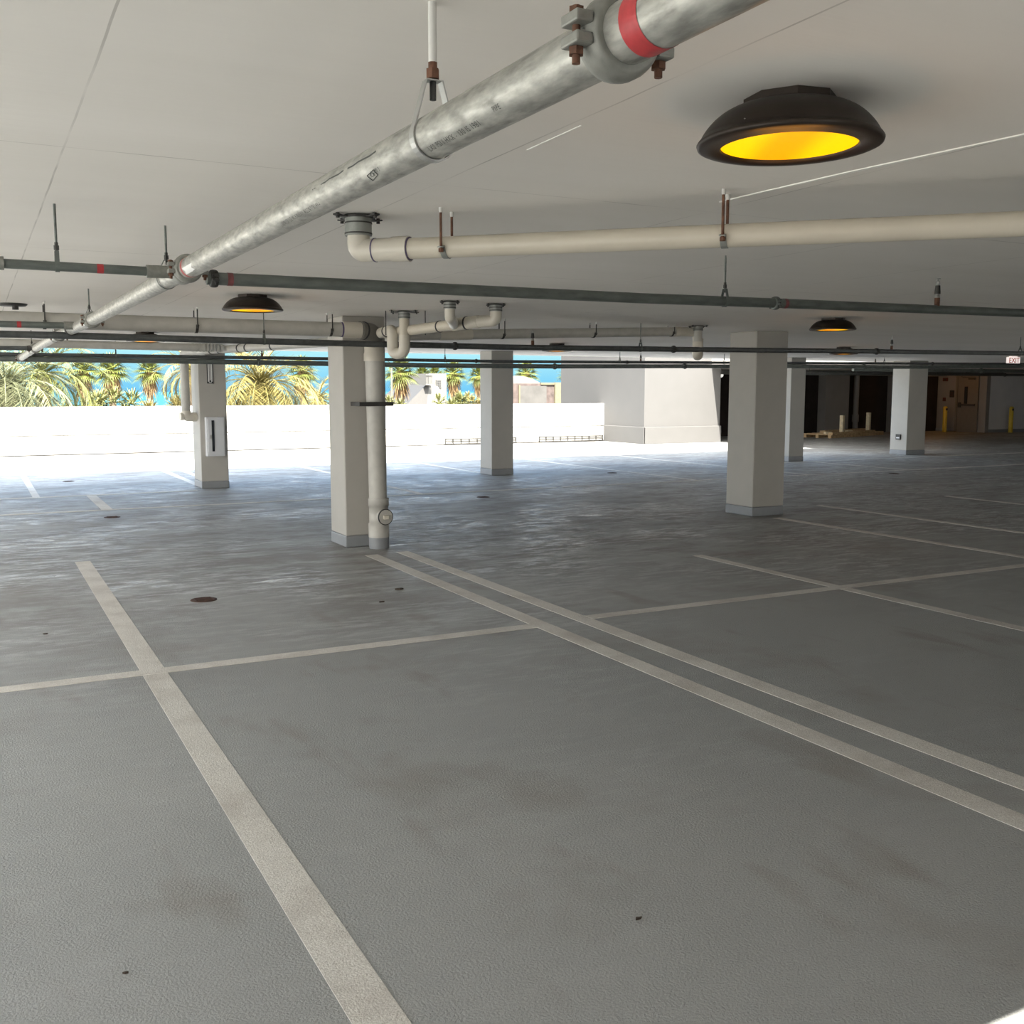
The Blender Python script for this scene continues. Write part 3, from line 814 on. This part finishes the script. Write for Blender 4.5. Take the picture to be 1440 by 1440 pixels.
# ------------------------------------------------------------------ signs, bollards, odds and ends
t = thing('exit_sign', 'lit EXIT sign with red letters hanging from the ceiling', 'sign', (19.54,14.5,CEIL))
MB().box((19.35,14.48,2.135),(19.73,14.53,2.262)).build('housing', 'exit_face', t, bevel=.004)
MB().box((19.44,14.48,2.262),(19.64,14.53,CEIL)).build('mount', 'exit_face', t)
cu = bpy.data.curves.new('ink', 'FONT'); cu.body = 'EXIT'; cu.size = .155; cu.align_x = 'CENTER'; cu.extrude = .002; cu.resolution_u = 2
to = bpy.data.objects.new('ink', cu); C.objects.link(to)
dg = bpy.context.evaluated_depsgraph_get(); dg.update(); me = to.evaluated_get(dg).to_mesh()
m = MB(); m.add([(19.54+v.co.x*1.06, 14.477-v.co.z, 2.143+v.co.y) for v in me.vertices], [tuple(q.vertices) for q in me.polygons])
to.evaluated_get(dg).to_mesh_clear(); bpy.data.objects.remove(to); bpy.data.curves.remove(cu)
m.build('lettering', 'exit_red', t)

def bollard(x, y, label):
    t = thing('bollard', label, 'bollard', (x,y,0), 'yellow bollards by the door')
    MB().lathe([(.0001,.98),(.05,.97),(.075,.94),(.078,.9),(.078,0)], (x,y,0), n=24).build('post', 'hazard_yellow', t)
    MB().box((x-.05,y-.084,.82),(x+.03,y-.06,.90)).build('reflector', 'dark_iron', t)
bollard(32.95,27.25,'yellow bollard standing between the column and the door')
bollard(34.55,25.6,'yellow bollard standing in front of the pale wall past the door')

t = thing('fire_alarm', 'dark alarm horn high on the amber-lit wall by the door', 'alarm', (33.5,27.75,2.0))
MB().box((33.44,27.64,1.93),(33.5,27.84,2.06)).build('body', 'alarm_red', t)
MB().box((33.43,27.70,1.95),(33.445,27.78,2.02)).build('strobe', 'dark_iron', t)
t = thing('wall_sign', 'square dark sign on the wall between the bollard and the door frame', 'sign', (33.5,27.42,1.4))
MB().box((33.485,27.33,1.31),(33.50,27.53,1.58)).build('plate', 'sign_black', t)
b = MB()
for i in range(3): b.box((33.48,27.37,1.36+i*.07),(33.487,27.49,1.375+i*.07))
b.build('lettering', 'alarm_red', t)
t = thing('call_station', 'small dark pull station on the amber-lit wall below the alarm', 'alarm', (33.5,27.75,1.2))
MB().box((33.46,27.70,1.16),(33.5,27.82,1.30)).build('body', 'alarm_red', t)
MB().box((33.45,27.73,1.20),(33.465,27.79,1.24)).build('lever', 'dark_iron', t)

t = thing('wall_light', 'small round white lamp beside the dark bay at the tower end', 'lamp', (22.75,28.05,2.1))
MB().lathe([(.0001,-.10),(.06,-.09),(.085,-.05),(.085,0)], (22.75,28.1,2.10), 'Y', 20).build('globe', 'pilot_white', t)
MB().lathe([(.10,-.02),(.10,0)], (22.75,28.1,2.10), 'Y', 20).build('backplate', 'dark_iron', t)

t = thing('bay_downpipe', 'dark downpipe in the loading bay behind the wooden skid', 'downpipe', (29.0,27.95,0))
MB().tube([(29.0,27.96,2.12),(29.0,27.96,.7),(29.0,27.96,.68),(29.0,27.96,.42),(29.0,27.96,.40),(29.0,27.96,0)], [.10,.10,.125,.125,.10,.10], 20).build('pipe', 'pier_paint', t)

# lumber skid
t = thing('lumber_skid', 'low wooden skid with two pale upright posts in front of the loading bays', 'pallet', (26.7,26.2,0))
ang = math.atan2(1.2, 3.75); o_ = (26.75,26.25)
def skid(a, b, name, mat):
    MB().box((o_[0]+a[0],o_[1]+a[1],a[2]),(o_[0]+b[0],o_[1]+b[1],b[2]), ang, o_).build(name, mat, t)
for k_ in (-.45,0,.45): skid((-1.95,k_-.05,0),(1.95,k_+.05,.10), 'stringer', 'lumber')
for i in range(12): skid((-1.95+i*.33,-.55,.10),(-1.95+i*.33+.15,.55,.135), 'deck_board', 'lumber')
skid((-1.9,-.53,.13),(1.2,-.38,.19), 'loose_plank', 'lumber'); skid((-1.2,.1,.13),(1.8,.3,.22), 'loose_plank', 'lumber')
skid((-1.15,-.50,.13),(-1.03,-.38,.74), 'post', 'lumber_pale'); skid((1.1,-.35,.13),(1.22,-.23,.80), 'post', 'lumber_pale')
for (u, v, lab) in ((-1.6,-.2,'pale offcut lying on the skid near its post by the column'),(.1,-.1,'pale offcut lying mid-way on the skid')):
    c_, s_ = math.cos(ang), math.sin(ang)
    tag(MB().box((o_[0]+u*c_-v*s_-.12,o_[1]+u*s_+v*c_-.06,.1305),(o_[0]+u*c_-v*s_+.12,o_[1]+u*s_+v*c_+.06,.20)).build('wood_offcut', 'lumber_pale'), lab, 'wood scrap', 'offcuts on the skid')

# floor drains
def drain():
    t = thing('floor_drain', '', 'drain', (0,0,0), 'round floor drains')
    MB().lathe([(.0001,.004),(.075,.004),(.085,.005),(.095,.003),(.097,0)], (0,0,0), n=28).build('rim', 'drain_rust', t)
    g = MB()
    for i in range(-3, 4): g.box((-.06,i*.02-.004,.0035),(.06,i*.02+.004,.007))
    g.build('grate', 'drain_rust', t)
    return t
D0 = None
for x, y, lab in ((1.45,7.75,'rusty round floor drain between the thick stall line and the downpipe column'),
                  (1.45,13.45,'dark round floor drain at the end of the short stall line'),
                  (1.39,19.2,'round floor drain close to the sunlit strip'),
                  (15.37,13.8,'dark round floor drain in front of the column with the outlet box'),
                  (10.73,16.4,'round floor drain past the parapet-side column'),
                  (6.58,13.5,'round floor drain in the streaked aisle behind the downpipe column')):
    if D0 is None: D0 = drain(); D0.location = (x,y,0); D0['label'] = lab
    else: dup(D0, (x,y,0), lab)
def scrap(x, y, s, lab):
    m = MB(); pts = []
    a0 = R.random()*6
    for i in range(7):
        a = a0+2*PI*i/7; r = s*(.5+.6*R.random()); pts.append((x+r*math.cos(a)*1.6, y+r*math.sin(a)*.7))
    m.prism(pts, 0, .004+s*.2)
    tag(m.build('leaf_scrap', 'leaf_dry'), lab, 'leaf', 'dry scraps on the deck')
for x, y, s, lab in ((2.90,7.45,.03,'dark dry leaf lying right against the double stall line'),(2.6,7.05,.018,'small dry scrap between the downpipe and the long cross line'),
                     (1.66,2.37,.008,'tiny dark scrap alone on the open grey deck beyond the thick stall line'),(.28,2.77,.006,'tiny dark scrap on the outer side of the thick stall line'),
                     (.33,7.1,.012,'tiny dark scrap beside the thick stall line, past the cross line')):
    scrap(x, y, s, lab)

# ------------------------------------------------------------------ outside
struct(MB().box((-300,27.4,-4.4),(300,420,-4)).build('ground', 'sand'))
struct(MB().box((-6000,420,-7),(6000,14000,-6)).build('sea', 'sea_water'))

def leaf_strip(m, base, direc, length, width, droop, n=3):
    d = Vector(direc).normalized(); p = Vector(base)
    side = d.cross(Vector((0,0,1)))
    if side.length < .05: side = Vector((1,0,0))
    side.normalize(); vs = []
    for i in range(n+1):
        k_ = i/n; w = width*(1-k_)**.7 if i else width*.7
        q = p + d*length*k_ - Vector((0,0,droop*length*k_*k_))
        if i < n: vs += [q-side*w, q+side*w]
        else: vs.append(q)
    fs = []
    for i in range(n-1): fs.append((2*i,2*i+1,2*i+3,2*i+2))
    fs.append((2*n-2,2*n-1,2*n))
    m.add(vs, fs)

def feather_crown(m, c, rad, nf, rnd, nl=40):
    for f in range(nf):
        az = 2.4*f + rnd.uniform(-.2,.2); el = math.radians(80 - 110*(f/nf)**.8 + rnd.uniform(-8,8))
        L = rad*rnd.uniform(.85,1.1)
        hd = Vector((math.cos(az),math.sin(az),0)); p = Vector(c); pts = []
        e = el
        for i in range(11):
            pts.append(p.copy())
            p = p + (hd*math.cos(e)+Vector((0,0,math.sin(e))))*L/10
            e -= math.radians(7.5+5*math.cos(el))
        m.tube(pts, [.018*(1-i/11)+.004 for i in range(11)], 5, cap=False)
        sd = hd.cross(Vector((0,0,1)))
        for i in range(nl):
            k_ = (i+1.5)/(nl+1.5)*9.8; a = int(k_); b = k_-a
            q = pts[a].lerp(pts[min(a+1,10)], b); tdir = (pts[min(a+1,10)]-pts[a]).normalized()
            ll = rad*.30*(math.sin(PI*min(1,(.12+.86*k_/10)))**.6)
            for s in (-1,1):
                dd = sd*s*.75 + tdir*.75 + Vector((0,0,rnd.uniform(-.15,.45)))
                leaf_strip(m, q, dd, ll*rnd.uniform(.8,1.2), .0125*rad/2.2, .18, 2)

def fan_crown(m, c, rad, nf, rnd, lo=-50, hi=80, nb=16):
    for f in range(nf):
        az = 2.4*f; el = math.radians(hi-(hi-lo)*f/nf+rnd.uniform(-8,8))
        hd = Vector((math.cos(az),math.sin(az),0))
        d = hd*math.cos(el)+Vector((0,0,math.sin(el)))
        st = Vector(c)+d*rad*.45
        m.tube([c,st], .02*rad, 4, cap=False)
        up = d.cross(hd.cross(Vector((0,0,1)))).normalized(); sd = hd.cross(Vector((0,0,1))).normalized()
        for i in range(nb):
            a = (i/(nb-1)-.5)*2*1.75
            dd = d*math.cos(a)+sd*math.sin(a)
            leaf_strip(m, st, dd, rad*.6*(1-.22*abs(a)/1.75)*rnd.uniform(.9,1.1), .03*rad, .35, 3)

def at_bearing(px, Y):      # plan position at distance Y for a bearing seen from the deck
    a = math.radians(27.6) + math.atan((px-720)/1452)
    return Y*math.tan(a)
def date_palm(px, Y, z, rad, mat, label, nf=44, seed=1):
    x = at_bearing(px, Y); rnd = random.Random(seed)
    t = thing('date_palm', label, 'palm', (x,Y,-4), 'palms beyond the parapet')
    m = MB(); feather_crown(m, (x,Y,z), rad, nf, rnd); m.build('crown', mat, t)
    tr = MB(); n = 16
    tr.tube([(x+.03*math.sin(i*1.7),Y,-4.05+(z+4)*i/n) for i in range(n+1)], [.26 if i % 2 else .22 for i in range(n+1)], 12)
    tr.build('trunk', 'trunk_bark', t)
def fan_palm(px, Y, z, rad, label, seed=1, skirt=1.0):
    x = at_bearing(px, Y); rnd = random.Random(seed)
    t = thing('fan_palm', label, 'palm', (x,Y,-4), 'palms beyond the parapet')
    m = MB(); fan_crown(m, Vector((x,Y,z)), rad, 42, rnd, -35, 85); m.build('crown', 'fan_green', t)
    s = MB()
    for i in range(int(130)):
        a = rnd.random()*2*PI; h = rnd.random()
        b = Vector((x+.15*rad*math.cos(a),Y+.15*rad*math.sin(a),z-h*rad*.75*skirt+.1))
        leaf_strip(s, b, (math.cos(a)*.75*(1-.5*h),math.sin(a)*.75*(1-.5*h),-1), rad*rnd.uniform(.4,.75), .06*rad, .3, 3)
    s.build('dead_leaf_skirt', 'skirt_brown', t)
    tr = MB(); n = 12
    tr.tube([(x,Y,-4.05+(z+4)*i/n) for i in range(n+1)], [.17+.05*(1-i/n) for i in range(n+1)], 10)
    tr.build('trunk', 'trunk_bark', t)
def shrub(px, Y, z, rad, mat, label, seed=1, n=34, name='palmetto_shrub'):
    x = at_bearing(px, Y); rnd = random.Random(seed)
    t = thing(name, label, 'shrub', (x,Y,-4), 'shrubs beyond the parapet')
    m = MB()
    for k_ in range(7):
        c = Vector((x+rnd.uniform(-.8,.8)*rad,Y+rnd.uniform(-.5,.5)*rad,z+rnd.uniform(-.5,.25)*rad))
        fan_crown(m, c, rad*.8, n//2, rnd, 0, 85, 11)
    m.build('leaves', mat, t)
    s = MB()
    for k_ in range(5):
        s.tube([(x+rnd.uniform(-.3,.3)*rad,Y+rnd.uniform(-.3,.3)*rad,-4.05),(x+rnd.uniform(-.6,.6)*rad,Y,z)], .07, 6)
    s.build('stems', 'trunk_bark', t)

date_palm(8,33.5,1.6,2.4,'frond_grey','feathery grey green palm filling the corner beside the galvanized main', 64, 3)
date_palm(62,39,2.1,2.5,'frond_green','feathery palm with arching fronds just behind the grey green one', 44, 4)
date_palm(366,32.5,1.7,2.35,'frond_gold','feathery yellow green palm filling the gap between the cabinet column and the downpipe column', 74, 5)
date_palm(268,40,2.3,1.7,'frond_gold','feathery palm half hidden by the cabinet column', 34, 6)
date_palm(448,41,1.2,1.7,'frond_gold','low feathery palm arching up against the downpipe column', 34, 8)
for i, (px, Y, z, rad, lab) in enumerate((
        (118,66,2.75,1.35,'fan palm with a brown skirt, first one along from the feathery palms'),
        (158,62,2.7,1.3,'fan palm rising over the silvery shrubs in the wide gap'),
        (211,68,2.75,1.25,'fan palm standing alone just before the cabinet column'),
        (425,62,2.7,1.3,'fan palm behind the yellow green feathery palm'),
        (563,52,2.55,1.2,'fan palm with a heavy brown skirt beside the pale pole'),
        (594,76,2.7,1.2,'fan palm standing behind the white house balcony'),
        (612,80,2.8,1.2,'fan palm directly behind the white house'),
        (638,66,2.75,1.25,'fan palm on the far flank of the white house'),
        (674,70,2.7,1.2,'fan palm cut off by the parapet-side column'),
        (740,74,3.0,1.35,'fan palm above the white hump of the ruin'),
        (804,66,2.7,1.35,'fan palm beside the grey tower, above the ruin'))):
    fan_palm(px, Y, z, rad, lab, 20+i)
shrub(158,44,.95,1.1,'shrub_leaf','silvery spiky shrub below the fan palms in the wide gap', 51)
shrub(105,43,.5,.9,'shrub_leaf','low spiky shrub at the foot of the feathery palms', 52)
shrub(235,42,.6,1.0,'frond_gold','yellowish spiky shrub next to the cabinet column', 53)
shrub(545,46,.8,.8,'shrub_leaf','small spiky shrub at the foot of the pale pole', 54)
shrub(640,46,.85,.95,'shrub_leaf','spiky shrub in front of the white house', 55)
shrub(668,50,.9,.8,'frond_gold','small spiky shrub against the parapet-side column', 56)
shrub(395,31,.72,.35,'flower_orange','small orange shrub at the foot of the yellow green palm', 57, 20, 'flowering_shrub')

# white house with a grey roof
def bx(px, Y): return at_bearing(px, Y)
HY = 58
t = thing('house', 'white house with a grey sloping roof and a small grid window', 'house', (bx(612,HY),HY,-4))
MB().box((bx(603,HY),HY,-4.02),(bx(628,HY),HY+4,2.62)).build('wall', 'house_white', t)
xa, xb, xc = bx(557,HY), bx(593,HY), bx(604,HY)
m = MB()
m.add([(xa,HY-.6,.35),(xb,HY-.6,.35),(xc,HY,1.95),(bx(600,HY),HY,1.95),
       (xa,HY+5,.35),(xb,HY+5,.35),(xc,HY+5,1.95),(bx(600,HY),HY+5,1.95)],
      [(0,1,2,3),(7,6,5,4),(0,3,7,4),(1,5,6,2),(3,2,6,7),(0,4,5,1)])
m.build('roof', 'roof_metal', t)
MB().add([(xb,HY-.5,.35),(xb+1.9,HY-.5,.35),(xc+.5,HY-.02,1.9),(xc,HY-.02,1.95),(xb,HY,.35),(xb+1.9,HY,.35),(xc+.5,HY+.2,1.9),(xc,HY+.2,1.95)],
         [(0,1,2,3),(7,6,5,4),(1,5,6,2),(0,3,7,4)]).build('gable', 'house_white', t)
MB().box((xa+.2,HY,-4.02),(bx(603,HY)-.02,HY+4.8,.34)).build('lower_storey', 'house_white', t)
wn = MB()
for i in range(4): wn.box((bx(613,HY)+i*.10,HY-.05,1.75),(bx(613,HY)+i*.10+.03,HY+.0,2.2))
for i in range(4): wn.box((bx(613,HY),HY-.05,1.75+i*.14),(bx(613,HY)+.33,HY,1.78+i*.14))
w_ = MB().box((bx(613,HY),HY-.02,1.75),(bx(613,HY)+.33,HY+.02,2.2)).build('window', 'house_glass', t)
wn.build('glazing_bars', 'house_white', w_)
bl = MB()
for i in range(5): bl.box((bx(595,HY)+i*.09,HY-.5,1.95),(bx(595,HY)+i*.09+.04,HY-.45,2.5))
bl.box((bx(594,HY),HY-.55,2.48),(bx(603,HY),HY-.4,2.55)); bl.box((bx(594,HY),HY-.55,1.9),(bx(603,HY),HY,1.97))
bl.build('balcony', 'house_white', t)
t = thing('flag_pole', 'pale slender pole beside the fan palm with the heavy skirt', 'pole', (bx(551,48),48,-4))
MB().tube([(bx(551,48),48,-4.05),(bx(551,48),48,2.6)], .05, 10).build('shaft', 'pole_paint', t)
MB().lathe([(.0001,.06),(.06,.03),(.06,-.03),(.0001,-.06)], (bx(551,48),48,2.62), n=10).build('finial', 'pole_paint', t)

RY = 52
t = thing('stone_ruin', 'roofless rubble stone building with a white hump on top beside the tower', 'building', (bx(770,RY),RY,-4))
MB().box((bx(716,RY),RY,-4.02),(bx(826,RY),RY+.6,1.98)).build('wall', 'rubble_stone', t)
MB().box((bx(731,RY),RY-.05,-4),(bx(768,RY),RY-.002,1.85)).build('board_panel', 'grey_board', t)
MB().box((bx(779,RY),RY-.15,-4),(bx(787,RY),RY-.002,2.05)).build('pilaster', 'pale_stone', t)
MB().box((bx(802,RY),RY-.12,-4),(bx(805,RY),RY-.002,2.0)).build('pilaster', 'pale_stone', t)
MB().box((bx(729,RY),RY-.1,-4),(bx(730.5,RY),RY-.002,1.9)).build('pilaster', 'pale_stone', t)
MB().box((bx(787,RY),RY-.1,.85),(bx(826,RY),RY-.002,.98)).build('ledge', 'pale_stone', t)
MB().box((bx(760,RY),RY-.08,1.92),(bx(826,RY),RY+.65,2.04)).build('coping', 'pale_stone', t)
hp = [(bx(716,RY),1.98)] + [(bx(716+i*4.6,RY), 2.0+.42*max(0,math.cos((i-3)/7*PI/2*1.0))) for i in range(11)] + [(bx(762,RY),1.98)]
hm = MB(); n = len(hp)
hm.add([(x,RY+.05,z) for x,z in hp]+[(x,RY+.5,z) for x,z in hp], [tuple(range(n)), tuple(reversed(range(n,2*n)))]+[(i,n+i,n+(i+1)%n,(i+1)%n) for i in range(n)])
hm.build('white_hump', 'house_white', t)

# ------------------------------------------------------------------ light
sd = bpy.data.lights.new('sun', 'SUN'); sd.energy = 30; sd.angle = .009; sd.color = (1,.945,.85)
so = bpy.data.objects.new('sun', sd); C.objects.link(so)
so.rotation_euler = Vector((DX,DY,DZ)).to_track_quat('-Z', 'Y').to_euler()

w = bpy.data.worlds.new('sky'); bpy.context.scene.world = w; w.use_nodes = True
nt = w.node_tree; bg = nt.nodes['Background']
tc = nt.nodes.new('ShaderNodeTexCoord'); sp = nt.nodes.new('ShaderNodeSeparateXYZ')
nt.links.new(tc.outputs['Generated'], sp.inputs[0])
ra = nt.nodes.new('ShaderNodeValToRGB'); e = ra.color_ramp.elements   # deeper blue near the sea, bright haze towards the sun
e[0].position = 0; e[0].color = (.17,.58,.90,1); e[1].position = .035; e[1].color = (.42,.83,.92,1)
x_ = e.new(.16); x_.color = (.75,1.3,2.0,1)
x_ = e.new(.6); x_.color = (.8,1.4,2.3,1)
nt.links.new(sp.outputs['Z'], ra.inputs['Fac'])
dt = nt.nodes.new('ShaderNodeVectorMath'); dt.operation = 'DOT_PRODUCT'
dt.inputs[1].default_value = (-.45,-.72,.52)
nt.links.new(tc.outputs['Generated'], dt.inputs[0])
mr = nt.nodes.new('ShaderNodeMapRange'); mr.interpolation_type = 'SMOOTHSTEP'
mr.inputs['From Min'].default_value = -.25; mr.inputs['From Max'].default_value = .9
nt.links.new(dt.outputs['Value'], mr.inputs['Value'])
mx = nt.nodes.new('ShaderNodeMix'); mx.data_type = 'RGBA'
nt.links.new(mr.outputs[0], mx.inputs[0]); nt.links.new(ra.outputs['Color'], mx.inputs[6]); mx.inputs[7].default_value = (6.0,5.9,5.6,1)
nt.links.new(mx.outputs[2], bg.inputs['Color']); bg.inputs['Strength'].default_value = 1.0

# ------------------------------------------------------------------ camera and look
cd = bpy.data.cameras.new('camera'); co = bpy.data.objects.new('camera', cd); C.objects.link(co)
cd.sensor_width = 36; cd.lens = 36*1442/1440; cd.clip_start = .05; cd.clip_end = 20000
co.location = (0,0,1.55)
co.rotation_euler = (math.radians(90-6.724), 0, math.radians(-27.6))
S = bpy.context.scene
S.camera = co
S.view_settings.view_transform = 'Standard'; S.view_settings.look = 'None'
S.view_settings.exposure = .1; S.view_settings.gamma = 1
S.cycles.use_denoising = True
S.cycles.max_bounces = 10; S.cycles.diffuse_bounces = 6; S.cycles.glossy_bounces = 4
S.cycles.sample_clamp_indirect = 8
